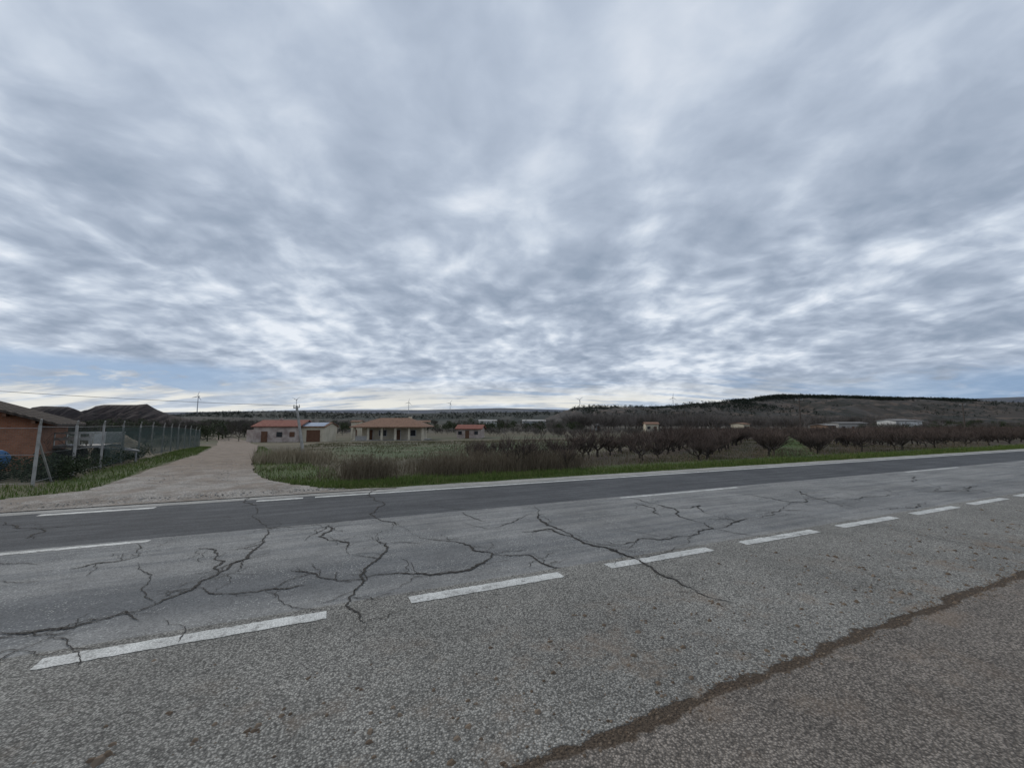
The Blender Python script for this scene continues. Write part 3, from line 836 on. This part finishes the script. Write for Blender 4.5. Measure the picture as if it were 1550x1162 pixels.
for a_,r_ in prof:
    for i in range(n): th=6.283*i/n; V.append((cx0-.45+a_,cy0-.5+r_*math.cos(th),.62+r_*math.sin(th)))
for i in range(len(prof)-1):
    for j in range(n): k=(j+1)%n; Fc.append((i*n+j,i*n+k,(i+1)*n+k,(i+1)*n+j))
obj('blue_barrel',V,Fc,simple('blue_plastic',(.04,.12,.26),(.08,.18,.34),3,.5),smooth=True)

# ------------------------------------------------------------------ poles and wires
x,y=gp(461,690); zt=zat(614,y); xt=xat(449,y,zt)
up=empty('leaning_utility_pole',(0,0,0))
V=[];Fc=[]; tube(V,Fc,(x,y,gh(x,y)-.3),(xt,y,zt),.085,.055,10); obj('shaft',V,Fc,conc,up)
V=[];Fc=[]; tube(V,Fc,(xt-.16,y,zt-.12),(xt+.16,y,zt-.08),.025,.025,6)
for q in(-.14,.14): tube(V,Fc,(xt+q,y,zt-.1),(xt+q,y,zt+.06),.03,.02,6)
obj('crossarm',V,Fc,steel,up)
px2,py2=-20.5,13.5; zt2=zat(583,13.5)
V=[];Fc=[]
tube(V,Fc,(px2,py2,-.3),(px2,py2,zt2+.1),.09,.07,10); obj('utility_pole',V,Fc,conc)
V=[];Fc=[];pr=None
for i in range(25):
    k=i/24; p=(xt+(px2-xt)*k,y+(py2-y)*k,zt+(zt2-zt)*k-.35*k*(1-k))
    if pr: tube(V,Fc,pr,p,.009,.009,3)
    pr=p
obj('overhead_wire',V,Fc,simple('cable',(.02,.02,.02),(.03,.03,.03)))
for px,ty,Y in ((1212,602,75),(1460,610,90),(1037,618,160)):
    x=xat(px,Y);z0=gh(x,Y);zt=zat(ty,Y); e_=empty('utility_pole',(x,Y,z0))
    V=[];Fc=[]; tube(V,Fc,(0,0,-.3),(0,0,zt-z0),.13,.09,8); obj('shaft',V,Fc,simple('old_wood',(.07,.055,.045),(.11,.09,.075),2),e_)
    V=[];Fc=[]; boxg(V,Fc,0,0,zt-z0-.35,1.4,.1,.12)
    for q in(-.6,0,.6): tube(V,Fc,(q,0,zt-z0-.3),(q,0,zt-z0-.05),.05,.03,6)
    obj('crossarm',V,Fc,steel,e_)
V=[];Fc=[]
bx,by=gp(450,697)
for i in range(14): clod(bx+U(-.5,.4),by+U(-.2,.2),gh(bx,by),U(.05,.14))
obj('rubble_stones',V,Fc,conc)

# wind turbines
wt=simple('turbine_white',(.45,.46,.48),(.5,.5,.52),.1)
for px,hub,Y,ph in ((297,600,1900,.3),(447,605,2600,1.0),(618,609,3200,.2),(681,610,3400,.6),(878,605,3000,.9),(1020,602,2900,.1)):
    x=xat(px,Y);zh=zat(hub,Y); bl=38*(.9 if Y>2000 else .75)
    e_=empty('wind_turbine',(x,Y,0))
    V=[];Fc=[];tube(V,Fc,(0,0,-10),(0,0,zh),2.6,1.6,10);obj('tower',V,Fc,wt,e_)
    box('nacelle',(0,3,zh+1),(4,10,4),wt,e_)
    V=[];Fc=[]
    tube(V,Fc,(0,-4,zh+1),(0,-2,zh+1),1.2,2,8)
    for k in range(3):
        th=ph+k*2.094
        dx,dz=math.sin(th),math.cos(th); b0=len(V)
        for rr,ww in((1,1.2),(bl*.25,2.6),(bl*.7,1.6),(bl,.4)):
            V+=[(dx*rr-dz*ww,-3,zh+1+dz*rr+dx*ww),(dx*rr+dz*ww*.3,-3.6,zh+1+dz*rr-dx*ww*.3)]
        for q in range(3): a_=b0+2*q; Fc.append((a_,a_+1,a_+3,a_+2))
    obj('rotor',V,Fc,wt,e_)
print('orchard',cnt)
